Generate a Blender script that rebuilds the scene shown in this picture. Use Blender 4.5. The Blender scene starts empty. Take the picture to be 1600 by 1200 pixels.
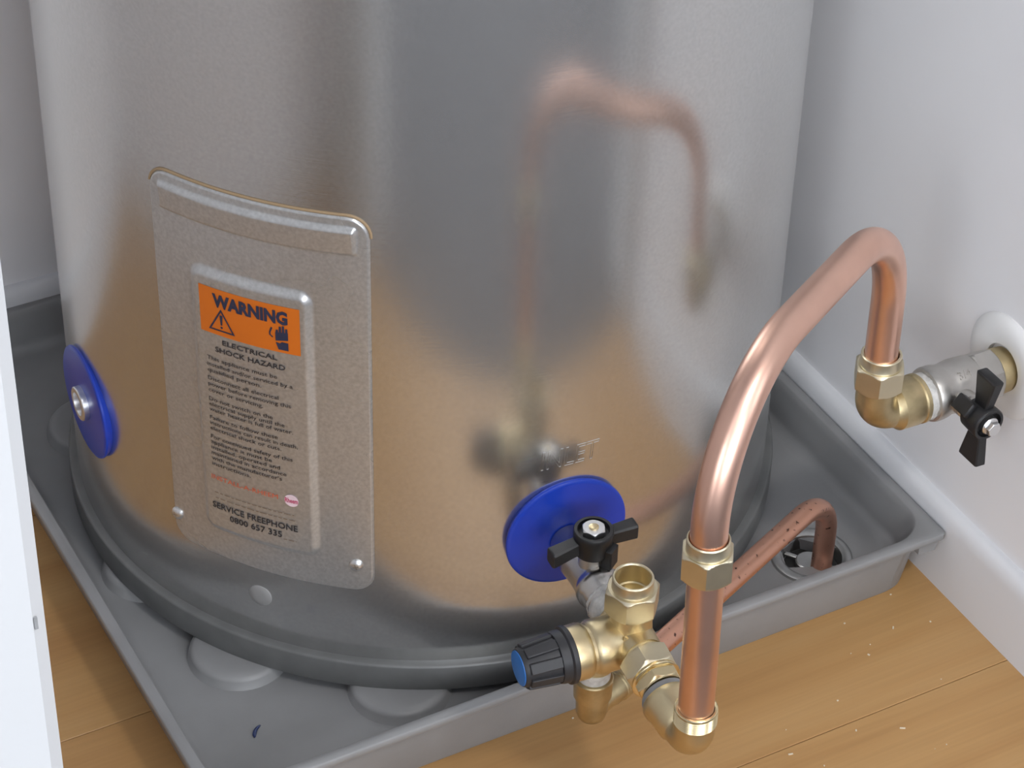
import bpy, math, random
from mathutils import Vector, Matrix
random.seed(7)
sc = bpy.context.scene
col = sc.collection
R = math.radians

# ------------------------------------------------------------------ camera
CAM = Vector((-0.67704, -1.33151, 1.25554))
PITCH, YAW, ROLL, FPX = 0.6626, 0.5155, 0.0298, 3930.39
fw = Vector((math.sin(YAW) * math.cos(PITCH), math.cos(YAW) * math.cos(PITCH), -math.sin(PITCH)))
rt0 = Vector((math.cos(YAW), -math.sin(YAW), 0)); up0 = rt0.cross(fw)
rt = math.cos(ROLL) * rt0 + math.sin(ROLL) * up0
up = math.cos(ROLL) * up0 - math.sin(ROLL) * rt0
cd = bpy.data.cameras.new('camera'); cam = bpy.data.objects.new('camera', cd); col.objects.link(cam)
cd.sensor_width = 36; cd.lens = FPX / 1600 * 36; cd.clip_start = 0.05; cd.clip_end = 50
cam.matrix_world = Matrix(((rt.x, up.x, -fw.x, CAM.x), (rt.y, up.y, -fw.y, CAM.y), (rt.z, up.z, -fw.z, CAM.z), (0, 0, 0, 1)))
sc.camera = cam

# ------------------------------------------------------------------ world, light, exposure
w = bpy.data.worlds.new('world'); sc.world = w; w.use_nodes = True
bg = w.node_tree.nodes['Background']; bg.inputs[0].default_value = (0.75, 0.85, 1, 1); bg.inputs[1].default_value = 1.2
sc.view_settings.view_transform = 'Standard'; sc.view_settings.look = 'None'
sc.view_settings.gamma = 1; sc.view_settings.use_curve_mapping = False
sc.view_settings.exposure = 0.0
try:
    sc.cycles.use_denoising = True
    sc.cycles.max_bounces = 10; sc.cycles.diffuse_bounces = 6; sc.cycles.glossy_bounces = 6
    sc.cycles.sample_clamp_indirect = 4; sc.cycles.blur_glossy = 0.5
except Exception:
    pass
def area(name, loc, target, sx, sy, power, color, shape='RECTANGLE'):
    l = bpy.data.lights.new(name, 'AREA'); l.shape = shape; l.size = sx
    if shape in ('RECTANGLE', 'ELLIPSE'): l.size_y = sy
    l.energy = power; l.color = color
    o = bpy.data.objects.new(name, l); col.objects.link(o); o.location = loc
    o.rotation_euler = (Vector(target) - Vector(loc)).to_track_quat('-Z', 'Y').to_euler()
    return o
# daylight-coloured fills added at three unseen, made-up windows, then the room's ceiling lamp
area('left_fill_light', (-2.42, -1.70, 1.40), (0.3, -0.9, 0.5), 1.5, 1.2, 36, (0.93, 0.965, 1.0))  # added at an invented left window to lift the right wall
area('right_fill_light', (1.86, -1.9, 1.45), (0, -1.0, 0.7), 1.5, 1.2, 22, (0.93, 0.965, 1.0))  # added at an invented right window to lift the left wall
area('far_fill_light', (-0.35, -3.55, 1.35), (-0.1, 0, 0.6), 2.2, 1.3, 56, (0.93, 0.965, 1.0))  # added behind the camera for softer frontal light
area('ceiling_lamp_light', (0.10, -1.75, 2.30), (0.10, -1.75, 0), 0.26, 0.26, 15, (1.0, 0.975, 0.94), 'DISK')

# ------------------------------------------------------------------ material helpers
def mat(name, color, rough=0.5, metal=0.0, spec=0.5, noise=None, bump=None, coat=0.0, aniso=0.0, sss=None):
    """noise=(scale, amount, (sx,sy,sz)) varies the colour; bump=(scale, strength, distance, (sx,sy,sz))"""
    m = bpy.data.materials.new(name); m.use_nodes = True
    nt = m.node_tree; b = nt.nodes['Principled BSDF']
    b.inputs['Base Color'].default_value = (*color, 1); b.inputs['Roughness'].default_value = rough
    b.inputs['Metallic'].default_value = metal; b.inputs['Specular IOR Level'].default_value = spec
    b.inputs['Coat Weight'].default_value = coat; b.inputs['Anisotropic'].default_value = aniso
    tc = nt.nodes.new('ShaderNodeTexCoord')
    def mapping(s):
        mp = nt.nodes.new('ShaderNodeMapping'); mp.inputs['Scale'].default_value = s
        nt.links.new(tc.outputs['Object'], mp.inputs['Vector']); return mp
    if noise:
        sc_, amt, s = noise
        n = nt.nodes.new('ShaderNodeTexNoise'); n.inputs['Scale'].default_value = sc_; n.inputs['Detail'].default_value = 5
        nt.links.new(mapping(s).outputs[0], n.inputs['Vector'])
        r = nt.nodes.new('ShaderNodeValToRGB')
        r.color_ramp.elements[0].position = 0.3; r.color_ramp.elements[1].position = 0.7
        r.color_ramp.elements[0].color = (*[max(0, c * (1 - amt)) for c in color], 1)
        r.color_ramp.elements[1].color = (*[min(1, c * (1 + amt)) for c in color], 1)
        nt.links.new(n.outputs[0], r.inputs[0]); nt.links.new(r.outputs[0], b.inputs['Base Color'])
    if bump:
        sc_, st, dist, s = bump
        n = nt.nodes.new('ShaderNodeTexNoise'); n.inputs['Scale'].default_value = sc_; n.inputs['Detail'].default_value = 4
        nt.links.new(mapping(s).outputs[0], n.inputs['Vector'])
        bp = nt.nodes.new('ShaderNodeBump'); bp.inputs['Strength'].default_value = st; bp.inputs['Distance'].default_value = dist
        nt.links.new(n.outputs[0], bp.inputs['Height']); nt.links.new(bp.outputs[0], b.inputs['Normal'])
    return m
U = (1, 1, 1)
M = {}
M['wall'] = mat('wall_paint', (0.80, 0.80, 0.82), 0.55, noise=(9, 0.015, U), bump=(350, 0.12, 0.0004, U))
M['trim'] = mat('gloss_trim_paint', (0.68, 0.69, 0.715), 0.45, bump=(60, 0.04, 0.0004, U))
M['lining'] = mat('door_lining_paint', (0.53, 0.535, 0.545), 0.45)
M['carpet'] = mat('grey_carpet', (0.115, 0.115, 0.122), 0.95, spec=0.1, noise=(220, 0.3, U), bump=(500, 0.8, 0.003, U))
M['tray'] = mat('grey_tray_plastic', (0.246, 0.248, 0.252), 0.42, noise=(14, 0.10, U), bump=(700, 0.10, 0.0004, U))
M['base'] = mat('painted_base_ring', (0.15, 0.153, 0.152), 0.45, metal=0.3, noise=(45, 0.12, U))
M['brass'] = mat('cast_brass', (0.69, 0.57, 0.35), 0.38, metal=1, noise=(35, 0.10, U), bump=(900, 0.18, 0.0003, U))
M['brass_bright'] = mat('machined_brass', (0.80, 0.66, 0.40), 0.24, metal=1, noise=(60, 0.06, U))
M['brass_dull'] = mat('tarnished_brass', (0.54, 0.44, 0.26), 0.42, metal=1, noise=(60, 0.22, U), bump=(700, 0.2, 0.0003, U))
M['nut'] = mat('pale_brass_nut', (0.72, 0.64, 0.46), 0.36, metal=1, noise=(50, 0.06, U), bump=(900, 0.10, 0.0002, U))
M['copper'] = mat('copper_tube', (0.86, 0.54, 0.42), 0.34, metal=1, noise=(22, 0.07, U))
M['chrome'] = mat('nickel_plated_brass', (0.60, 0.575, 0.54), 0.27, metal=1, noise=(50, 0.10, U), bump=(800, 0.10, 0.0003, U))
M['nickel'] = mat('dull_nickel', (0.56, 0.54, 0.51), 0.40, metal=1, noise=(50, 0.10, U), bump=(700, 0.15, 0.0003, U))
M['steel'] = mat('bright_steel', (0.80, 0.80, 0.80), 0.33, metal=1)
M['drainsteel'] = mat('stainless_drain', (0.50, 0.50, 0.49), 0.3, metal=1, noise=(60, 0.15, U))
M['black'] = mat('black_plastic', (0.012, 0.012, 0.013), 0.42, bump=(900, 0.15, 0.0003, U))
M['knob'] = mat('charcoal_knob_plastic', (0.022, 0.022, 0.025), 0.5, bump=(900, 0.15, 0.0003, U))
M['blue'] = mat('blue_cover_plastic', (0.010, 0.045, 0.42), 0.28)
M['bluecap'] = mat('light_blue_cap', (0.02, 0.17, 0.55), 0.4)
M['tape'] = mat('thread_tape', (0.55, 0.54, 0.52), 0.6, noise=(160, 0.25, U), bump=(400, 0.7, 0.001, U))
M['gasket'] = mat('brown_gasket_edge', (0.33, 0.23, 0.13), 0.6)
M['dark'] = mat('drain_shadow_black', (0.02, 0.02, 0.02), 0.6)
M['whiteplastic'] = mat('white_plastic', (0.80, 0.80, 0.80), 0.35)
M['plug'] = mat('milky_plug', (0.26, 0.26, 0.26), 0.5)
M['ink'] = mat('dark_ink', (0.035, 0.032, 0.035), 0.5)
M['navy'] = mat('navy_ink', (0.022, 0.028, 0.065), 0.5)
M['orange'] = mat('orange_sticker', (0.66, 0.155, 0.010), 0.45, noise=(40, 0.04, U))
M['redink'] = mat('orange_red_ink', (0.68, 0.14, 0.06), 0.5)
M['brownink'] = mat('brown_ink', (0.22, 0.16, 0.11), 0.6)
M['logo'] = mat('pale_pink_badge', (0.80, 0.62, 0.66), 0.5)
M['magenta'] = mat('magenta_ink', (0.55, 0.07, 0.16), 0.5)
M['shaving'] = mat('dark_blue_shaving', (0.01, 0.025, 0.10), 0.4)
M['speck'] = mat('pale_crumb', (0.66, 0.58, 0.44), 0.7)
M['glass'] = mat('window_glass', (0.9, 0.95, 1.0), 0.05)
M['lampglass'] = mat('lamp_diffuser', (0.9, 0.88, 0.84), 0.4)
b = M['lampglass'].node_tree.nodes['Principled BSDF']; b.inputs['Emission Color'].default_value = (1, 0.95, 0.88, 1); b.inputs['Emission Strength'].default_value = 6

def tank_material(name, color, rough, aniso, spangle, streak, rough2=0, f2=0):
    m = bpy.data.materials.new(name); m.use_nodes = True
    nt = m.node_tree; b = nt.nodes['Principled BSDF']; L = nt.links
    b.inputs['Metallic'].default_value = 1; b.inputs['Base Color'].default_value = (*color, 1)
    b.inputs['Anisotropic'].default_value = aniso
    tg = nt.nodes.new('ShaderNodeTangent'); tg.direction_type = 'RADIAL'; tg.axis = 'Z'
    L.new(tg.outputs[0], b.inputs['Tangent'])
    tc = nt.nodes.new('ShaderNodeTexCoord')
    # fine horizontal rolling marks
    mp = nt.nodes.new('ShaderNodeMapping'); mp.inputs['Scale'].default_value = (12, 12, 900); L.new(tc.outputs['Object'], mp.inputs['Vector'])
    n1 = nt.nodes.new('ShaderNodeTexNoise'); n1.inputs['Scale'].default_value = 1; n1.inputs['Detail'].default_value = 3; L.new(mp.outputs[0], n1.inputs['Vector'])
    n2 = nt.nodes.new('ShaderNodeTexNoise'); n2.inputs['Scale'].default_value = 420; n2.inputs['Detail'].default_value = 2; L.new(tc.outputs['Object'], n2.inputs['Vector'])
    n3 = nt.nodes.new('ShaderNodeTexNoise'); n3.inputs['Scale'].default_value = 7; n3.inputs['Detail'].default_value = 4; L.new(tc.outputs['Object'], n3.inputs['Vector'])
    mr = nt.nodes.new('ShaderNodeMapRange'); mr.inputs['From Min'].default_value = 0.35; mr.inputs['From Max'].default_value = 0.65
    mr.inputs['To Min'].default_value = rough * 0.9; mr.inputs['To Max'].default_value = rough * 1.12
    L.new(n3.outputs[0], mr.inputs['Value']); L.new(mr.outputs[0], b.inputs['Roughness'])
    mx = nt.nodes.new('ShaderNodeMapRange'); mx.inputs['From Min'].default_value = 0.3; mx.inputs['From Max'].default_value = 0.7
    mx.inputs['To Min'].default_value = 1 - spangle; mx.inputs['To Max'].default_value = 1 + spangle
    L.new(n2.outputs[0], mx.inputs['Value'])
    vm = nt.nodes.new('ShaderNodeVectorMath'); vm.operation = 'SCALE'; vm.inputs[0].default_value = color; L.new(mx.outputs[0], vm.inputs['Scale'])
    L.new(vm.outputs[0], b.inputs['Base Color'])
    ad = nt.nodes.new('ShaderNodeMath'); ad.operation = 'MULTIPLY_ADD'; ad.inputs[1].default_value = streak; L.new(n1.outputs[0], ad.inputs[0]); L.new(n2.outputs[0], ad.inputs[2])
    bp = nt.nodes.new('ShaderNodeBump'); bp.inputs['Strength'].default_value = 0.035; bp.inputs['Distance'].default_value = 0.0004
    L.new(ad.outputs[0], bp.inputs['Height']); L.new(bp.outputs[0], b.inputs['Normal'])
    if rough2:
        b2 = nt.nodes.new('ShaderNodeBsdfPrincipled'); b2.inputs['Metallic'].default_value = 1; b2.inputs['Roughness'].default_value = rough2
        L.new(vm.outputs[0], b2.inputs['Base Color']); L.new(bp.outputs[0], b2.inputs['Normal'])
        ms = nt.nodes.new('ShaderNodeMixShader'); ms.inputs[0].default_value = f2; L.new(b.outputs[0], ms.inputs[1]); L.new(b2.outputs[0], ms.inputs[2])
        L.new(ms.outputs[0], nt.nodes['Material Output'].inputs['Surface'])
    return m
M['tank'] = tank_material('galvanised_sheet', (0.68, 0.68, 0.67), 0.20, 0.5, 0.05, 1.0, 0.5, 0.22)
M['panel'] = tank_material('spangled_panel_sheet', (0.62, 0.62, 0.615), 0.27, 0.2, 0.09, 0.3, 0.7, 0.5)

def wood_material():
    m = bpy.data.materials.new('honey_wood_floor'); m.use_nodes = True
    nt = m.node_tree; b = nt.nodes['Principled BSDF']; L = nt.links
    b.inputs['Roughness'].default_value = 0.42
    tc = nt.nodes.new('ShaderNodeTexCoord'); oi = nt.nodes.new('ShaderNodeObjectInfo')
    ofs = nt.nodes.new('ShaderNodeVectorMath'); ofs.operation = 'MULTIPLY_ADD'; ofs.inputs[1].default_value = (3, 5, 0); 
    cmb = nt.nodes.new('ShaderNodeCombineXYZ'); L.new(oi.outputs['Random'], cmb.inputs[0]); L.new(oi.outputs['Random'], cmb.inputs[1])
    L.new(cmb.outputs[0], ofs.inputs[0]); L.new(tc.outputs['Object'], ofs.inputs[2])
    mp = nt.nodes.new('ShaderNodeMapping'); mp.inputs['Scale'].default_value = (1.3, 13, 1); L.new(ofs.outputs[0], mp.inputs['Vector'])
    n = nt.nodes.new('ShaderNodeTexNoise'); n.inputs['Scale'].default_value = 2.2; n.inputs['Detail'].default_value = 6; n.inputs['Distortion'].default_value = 0.6; L.new(mp.outputs[0], n.inputs['Vector'])
    r = nt.nodes.new('ShaderNodeValToRGB'); e = r.color_ramp.elements
    e[0].position = 0.25; e[0].color = (0.385, 0.205, 0.075, 1); e[1].position = 0.75; e[1].color = (0.475, 0.285, 0.118, 1)
    k = r.color_ramp.elements.new(0.5); k.color = (0.44, 0.250, 0.096, 1)
    L.new(n.outputs[0], r.inputs[0])
    mp2 = nt.nodes.new('ShaderNodeMapping'); mp2.inputs['Scale'].default_value = (5, 230, 1); L.new(ofs.outputs[0], mp2.inputs['Vector'])
    n2 = nt.nodes.new('ShaderNodeTexNoise'); n2.inputs['Scale'].default_value = 1.6; n2.inputs['Detail'].default_value = 3; L.new(mp2.outputs[0], n2.inputs['Vector'])
    mr = nt.nodes.new('ShaderNodeMapRange'); mr.inputs['From Min'].default_value = 0.3; mr.inputs['From Max'].default_value = 0.7; mr.inputs['To Min'].default_value = 0.95; mr.inputs['To Max'].default_value = 1.04
    L.new(n2.outputs[0], mr.inputs['Value'])
    vm = nt.nodes.new('ShaderNodeVectorMath'); vm.operation = 'SCALE'; L.new(r.outputs[0], vm.inputs[0]); L.new(mr.outputs[0], vm.inputs['Scale'])
    L.new(vm.outputs[0], b.inputs['Base Color'])
    return m
M['wood'] = wood_material()

def copper_aged():
    m = mat('weathered_copper', (0.70, 0.40, 0.29), 0.38, metal=1)
    nt = m.node_tree; b = nt.nodes['Principled BSDF']; L = nt.links
    tc = nt.nodes.new('ShaderNodeTexCoord')
    n = nt.nodes.new('ShaderNodeTexNoise'); n.inputs['Scale'].default_value = 230; n.inputs['Detail'].default_value = 2; L.new(tc.outputs['Object'], n.inputs['Vector'])
    r = nt.nodes.new('ShaderNodeValToRGB'); e = r.color_ramp.elements
    e[0].position = 0.27; e[0].color = (0.10, 0.05, 0.04, 1); e[1].position = 0.36; e[1].color = (0.72, 0.40, 0.29, 1)
    L.new(n.outputs[0], r.inputs[0]); L.new(r.outputs[0], b.inputs['Base Color'])
    return m
M['copper_old'] = copper_aged()

# ------------------------------------------------------------------ object helpers
ORG = {}
def tag(o, label=None, cat=None, group=None, kind=None):
    if label: o['label'] = label
    if cat: o['category'] = cat
    if group: o['group'] = group
    if kind: o['kind'] = kind
    return o
def thing(name, loc, label, cat, group=None):
    o = bpy.data.objects.new(name, None); col.objects.link(o); o.location = loc; o.empty_display_size = 0.02
    ORG[o.name] = Vector(loc)
    return tag(o, label, cat, group)
def link(name, me, parent=None, org=None):
    o = bpy.data.objects.new(name, me); col.objects.link(o)
    if parent is not None:
        o.parent = parent; ORG[o.name] = ORG[parent.name]
    else:
        o.location = org; ORG[o.name] = Vector(org)
    return o
def basis(axis, hint=None):
    a = Vector(axis).normalized()
    h = Vector(hint) if hint is not None else (Vector((0, 0, 1)) if abs(a.z) < 0.9 else Vector((1, 0, 0)))
    u = (h - a * h.dot(a)).normalized(); v = a.cross(u)
    return a, u, v
class MB:
    def __init__(s): s.v = []; s.f = []
    def add(s, vs, fs):
        n = len(s.v); s.v += [Vector(q) for q in vs]; s.f += [tuple(i + n for i in f) for f in fs]; return s
    def rings(s, rows, closed=True, cap0=True, cap1=True):
        """rows: list of equally long vertex loops"""
        n = len(rows[0]); vs = [p for r_ in rows for p in r_]; fs = []
        for i in range(len(rows) - 1):
            for j in range(n if closed else n - 1):
                k = (j + 1) % n
                fs.append((i * n + j, i * n + k, (i + 1) * n + k, (i + 1) * n + j))
        if cap0: fs.append(tuple(reversed(range(n))))
        if cap1: fs.append(tuple(range((len(rows) - 1) * n, len(rows) * n)))
        return s.add(vs, fs)
    def lathe(s, o, axis, prof, seg=48, cap0=True, cap1=True, hint=None):
        a, u, v = basis(axis, hint); o = Vector(o); rows = []
        for t, r_ in prof:
            rows.append([o + a * t + (u * math.cos(2 * math.pi * j / seg) + v * math.sin(2 * math.pi * j / seg)) * r_ for j in range(seg)])
        return s.rings(rows, True, cap0, cap1)
    def hexn(s, o, axis, t0, t1, rc, hint=None, phase=0.0, ch0=True, ch1=True, bore=0.0, seg=72):
        """hexagon with chamfered ends (rc = radius at the corners)"""
        a, u, v = basis(axis, hint); o = Vector(o); ap = rc * math.cos(math.pi / 6); rows = []
        L = t1 - t0; N = 22
        for i in range(N + 1):
            x = 0.5 - 0.5 * math.cos(math.pi * i / N); t = t0 + L * x; lim = 1e9
            if ch0: lim = min(lim, ap * 0.985 + (t - t0) * 1.35)
            if ch1: lim = min(lim, ap * 0.985 + (t1 - t) * 1.35)
            ring = []
            for j in range(seg):
                ph = 2 * math.pi * j / seg
                rh = ap / math.cos((ph % (math.pi / 3)) - math.pi / 6)
                q = ph + phase
                ring.append(o + a * t + (u * math.cos(q) + v * math.sin(q)) * min(rh, lim))
            rows.append(ring)
        if bore:
            ring = lambda t: [o + a * t + (u * math.cos(2 * math.pi * j / seg + phase) + v * math.sin(2 * math.pi * j / seg + phase)) * bore for j in range(seg)]
            rows = [ring(t0)] + rows + [ring(t1)]
        return s.rings(rows, True, not bore, not bore)
    def tube(s, pts, r_, seg=32, caps=True, inner=None):
        pts = [Vector(p) for p in pts]; n = len(pts); rows = []
        t = (pts[1] - pts[0]).normalized(); _, u, v = basis(t)
        for i in range(n):
            tn = ((pts[min(i + 1, n - 1)] - pts[max(i - 1, 0)])).normalized()
            q = t.rotation_difference(tn); u = q @ u; t = tn; v = t.cross(u)
            rr = r_[i] if isinstance(r_, (list, tuple)) else r_
            rows.append([pts[i] + (u * math.cos(2 * math.pi * j / seg) + v * math.sin(2 * math.pi * j / seg)) * rr for j in range(seg)])
        return s.rings(rows, True, caps, caps)
    def box(s, c, e, ax=None, bev=0.0):
        """c centre, e half extents, ax three axis vectors"""
        c = Vector(c); X, Y, Z = ax or (Vector((1, 0, 0)), Vector((0, 1, 0)), Vector((0, 0, 1)))
        bb = min(bev, min(e) * 0.9); rows = []
        def loop(z, d):
            x, y = e[0] - d, e[1] - d
            k = bb * 0.8 if bb else 0
            if k:
                P = [(x, -y + k), (x, y - k), (x - k, y), (-x + k, y), (-x, y - k), (-x, -y + k), (-x + k, -y), (x - k, -y)]
            else:
                P = [(x, -y), (x, y), (-x, y), (-x, -y)]
            return [c + X * p + Y * q + Z * z for p, q in P]
        if bb: rows = [loop(-e[2], bb), loop(-e[2] + bb, 0), loop(e[2] - bb, 0), loop(e[2], bb)]
        else: rows = [loop(-e[2], 0), loop(e[2], 0)]
        return s.rings(rows)
    def hull8(s, near, far, bev=0):
        """two quads (lists of 4 points) joined into a block"""
        return s.rings([near, far])
    def mesh(s, name, m, org, sharp=35, smooth=True):
        me = bpy.data.meshes.new(name); me.from_pydata([tuple(p - org) for p in s.v], [], s.f)
        import bmesh
        bm = bmesh.new(); bm.from_mesh(me); bmesh.ops.recalc_face_normals(bm, faces=bm.faces); bm.to_mesh(me); bm.free()
        if smooth:
            for p in me.polygons: p.use_smooth = True
            me.set_sharp_from_angle(angle=R(sharp))
        me.materials.append(M[m]); return me
    def build(s, name, m, parent=None, org=None, sharp=35, smooth=True):
        og = ORG[parent.name] if parent is not None else Vector(org or (0, 0, 0))
        return link(name, s.mesh(name, m, og, sharp, smooth), parent, og)

def fillet(pts, rads, step=0.003):
    """polyline with rounded corners"""
    pts = [Vector(p) for p in pts]; out = [pts[0]]
    for i in range(1, len(pts) - 1):
        p, a, c = pts[i], pts[i - 1], pts[i + 1]; r_ = rads[i - 1]
        d0 = (a - p).normalized(); d1 = (c - p).normalized(); ang = d0.angle(d1); half = ang / 2
        tl = r_ / math.tan(half); cen = p + (d0 + d1).normalized() * (r_ / math.sin(half))
        s0 = p + d0 * tl - cen; s1 = p + d1 * tl - cen; tot = s0.angle(s1); n = max(4, int(tot * r_ / step)); ax = s0.cross(s1).normalized()
        for k in range(n + 1):
            out.append(cen + Matrix.Rotation(tot * k / n, 3, ax) @ s0)
    out.append(pts[-1])
    res = [out[0]]
    for q in out[1:]:
        d = (q - res[-1]).length
        if d < 1e-6: continue
        n = max(1, int(d / 0.02))
        for k in range(1, n + 1): res.append(res[-1 if k == 1 else -1] + (q - res[-1]) * (1 / (n - k + 1)))
    return res

# ------------------------------------------------------------------ key numbers (metres)
RT = 0.26                    # tank radius, axis at the origin
XW, XS = 0.290, 0.280        # right wall, face of its skirting
YB = 0.284                   # back wall
YFR = -0.605                 # front edge of the timber floor / inside of the cupboard front
XL = -0.74                   # cupboard left wall
H = 2.4

# ------------------------------------------------------------------ structure
def plain(name, boxes, m, **kw):
    mb = MB()
    for c, e in boxes: mb.box(c, e)
    o = mb.build(name, m, None, (0, 0, 0), smooth=False); tag(o, kind='structure', **kw); return o
fl = plain('floor', [((-0.23, -0.16, -0.022), (0.53, 0.46, 0.010))], 'wood', label='honey timber plank floor of the cupboard')
edges = [YFR - 0.012, -0.3735, -0.142, 0.0895, YB]
for k in range(4):
    y0, y1 = edges[k] + 0.0003, edges[k + 1] - 0.0003
    MB().box(((XL + XW) / 2, (y0 + y1) / 2, -0.006), ((XW - XL) / 2, (y1 - y0) / 2, 0.006), bev=0.0003).build('floor_board', 'wood', fl, smooth=False)
plain('floor_carpet', [((-0.3, -2.15, -0.013), (2.2, 1.53, 0.010))], 'carpet', label='grey carpet of the room outside the cupboard')
plain('wall_back', [((-0.25, YB + 0.05, H / 2), (0.65, 0.05, H / 2))], 'wall')
plain('wall_right', [((XW + 0.05, -0.165, H / 2), (0.05, 0.455, H / 2))], 'wall')
plain('wall_left', [((XL - 0.05, -0.165, H / 2), (0.05, 0.455, H / 2))], 'wall')
plain('wall_front', [((-1.53, -0.66, H / 2), (0.97, 0.04, H / 2)), ((1.13, -0.66, H / 2), (0.80, 0.04, H / 2)), ((-0.1, -0.66, 2.22), (0.45, 0.04, 0.18))], 'wall')
plain('ceiling', [((-0.3, -1.6, H + 0.05), (2.3, 2.2, 0.05))], 'wall')
plain('wall_room_far', [((-2.03, -3.70, H / 2), (0.57, 0.05, H / 2)), ((1.375, -3.70, H / 2), (0.625, 0.05, H / 2)),
                        ((-0.355, -3.70, 0.35), (1.106, 0.05, 0.35)), ((-0.355, -3.70, 2.21), (1.106, 0.05, 0.19))], 'wall')
wn = MB()  # unseen frame made up round the far fill light
for x in (-1.435, -0.355, 0.725): wn.box((x, -3.69, 1.36), (0.025, 0.03, 0.66))
for z in (0.725, 1.995): wn.box((-0.355, -3.69, z), (1.10, 0.03, 0.025))
tag(wn.build('added_window_3', 'trim', None, (0, 0, 0), smooth=False), kind='structure')
for nm, wx, sx in (('wall_room_left', -2.55, 1), ('wall_room_right', 1.95, -1)):
    plain(nm, [((wx, -3.2, H / 2), (0.05, 0.45, H / 2)), ((wx, -0.94, H / 2), (0.05, 0.31, H / 2)),
               ((wx, -2.0, 0.42), (0.05, 0.752, 0.42)), ((wx, -2.0, 2.25), (0.05, 0.752, 0.15))], 'wall')
    wn = MB()  # unseen frames made up round the left and right fill lights
    for y in (-2.725, -2.0, -1.275): wn.box((wx + sx * 0.0, y, 1.47), (0.03, 0.025, 0.63))
    for z in (0.865, 2.075): wn.box((wx, -2.0, z), (0.03, 0.75, 0.025))
    tag(wn.build('added_window_1' if sx > 0 else 'added_window_2', 'trim', None, (0, 0, 0), smooth=False), kind='structure')
def skirting(name, p0, p1, nrm, h=0.071, th=None):
    """skirting board with a rounded top, running p0 -> p1, face pointing along nrm"""
    th = th or (XW - XS); p0, p1, n = Vector(p0), Vector(p1), Vector(nrm)
    prof = [(0, 0), (th, 0), (th, h - 0.014)]
    for k in range(1, 7):
        a = k / 6 * math.pi / 2
        prof.append((th - th * 0.8 * (1 - math.cos(a)), h - 0.014 + 0.014 * math.sin(a)))
    prof.append((0, h))
    mb = MB(); rows = [[p + n * d + Vector((0, 0, z)) for d, z in prof] for p in (p0, p1)]
    mb.rings(rows); o = mb.build(name, 'trim', None, (0, 0, 0), sharp=40); tag(o, kind='structure'); return o
skirting('baseboard_right', (XW, YFR, 0), (XW, YB, 0), (-1, 0, 0))
skirting('baseboard_back', (XL, YB, 0), (XW - 0.0101, YB, 0), (0, -1, 0))
skirting('baseboard_left', (XL, YFR, 0), (XL, YB - 0.0101, 0), (1, 0, 0))

# door lining on the left with a chamfered arris, and the one on the right
def jamb(name, x0, x1, y0, y1, cham, side):
    """white door lining post; chamfer on the room-side arris facing the opening"""
    if side > 0: P = [(x0, y0), (x1 - cham, y0), (x1, y0 + cham), (x1, y1), (x0, y1)]
    else: P = [(x0, y0 + cham), (x0 + cham, y0), (x1, y0), (x1, y1), (x0, y1)]
    mb = MB(); mb.rings([[Vector((x, y, z)) for x, y in P] for z in (0, 2.04)])
    o = mb.build(name, 'lining', None, (0, 0, 0), smooth=False); tag(o, kind='structure'); return o
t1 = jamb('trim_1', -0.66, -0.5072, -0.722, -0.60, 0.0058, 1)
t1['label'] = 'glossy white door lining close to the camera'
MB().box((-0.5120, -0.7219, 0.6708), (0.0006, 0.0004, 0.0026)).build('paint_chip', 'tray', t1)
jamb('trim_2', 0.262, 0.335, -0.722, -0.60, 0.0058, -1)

# ------------------------------------------------------------------ drip tray
tray = thing('drip_tray', (0, -0.01, 0.0), 'grey plastic drip tray under the steel water heater', 'tray')
TX0, TX1, TY0, TY1, TZ = -0.2969, 0.2790, -0.2905, 0.2755, 0.0562
Z_ = Vector((0, 0, 1)); ZF = 0.0215                                   # tray floor
def rrect(x0, x1, y0, y1, r_, z, n=10):
    P = []
    for cx, cy, a0 in ((x1 - r_, y1 - r_, 0), (x0 + r_, y1 - r_, 90), (x0 + r_, y0 + r_, 180), (x1 - r_, y0 + r_, 270)):
        for k in range(n + 1):
            a = R(a0 + 90 * k / n); P.append(Vector((cx + r_ * math.cos(a), cy + r_ * math.sin(a), z)))
    return P
def rr(d, r_, z): return rrect(TX0 + d, TX1 - d, TY0 + d, TY1 - d, r_, z)
mb = MB()
rim = 0.0085
rows = [rr(0.016, 0.022, 0.0), rr(0.0135, 0.022, 0.004), rr(0.0075, 0.024, TZ - 0.008), rr(0.0075, 0.012, TZ - 0.0066),
        rr(0.0006, 0.004, TZ - 0.0062), rr(0, 0.004, TZ - 0.0052), rr(0, 0.004, TZ - 0.0010), rr(0.001, 0.004, TZ), rr(rim - 0.001, 0.030, TZ), rr(rim, 0.030, TZ - 0.001)]
for k in range(1, 4): rows.append(rr(rim + 0.0065 * k / 4, 0.030, TZ - 0.001 - (TZ - ZF - 0.011) * k / 4))
for k in range(0, 6):
    a = k / 5 * math.pi / 2
    rows.append(rr(rim + 0.0065 + 0.010 * (1 - math.cos(a)), 0.030, ZF + 0.010 - 0.010 * math.sin(a)))
dc = Vector((0.2005, -0.2370, ZF)); HR = 0.0222
hole = []
for p in rows[-1]:
    d = (p - dc); d.z = 0; d.normalize(); hole.append(dc + d * HR)
rows += [hole, [q - Z_ * 0.004 for q in hole], [q - Z_ * 0.016 for q in hole]]
mb.rings(rows, True, True, True)
mb.build('tray_shell', 'tray', tray, sharp=50)
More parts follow.
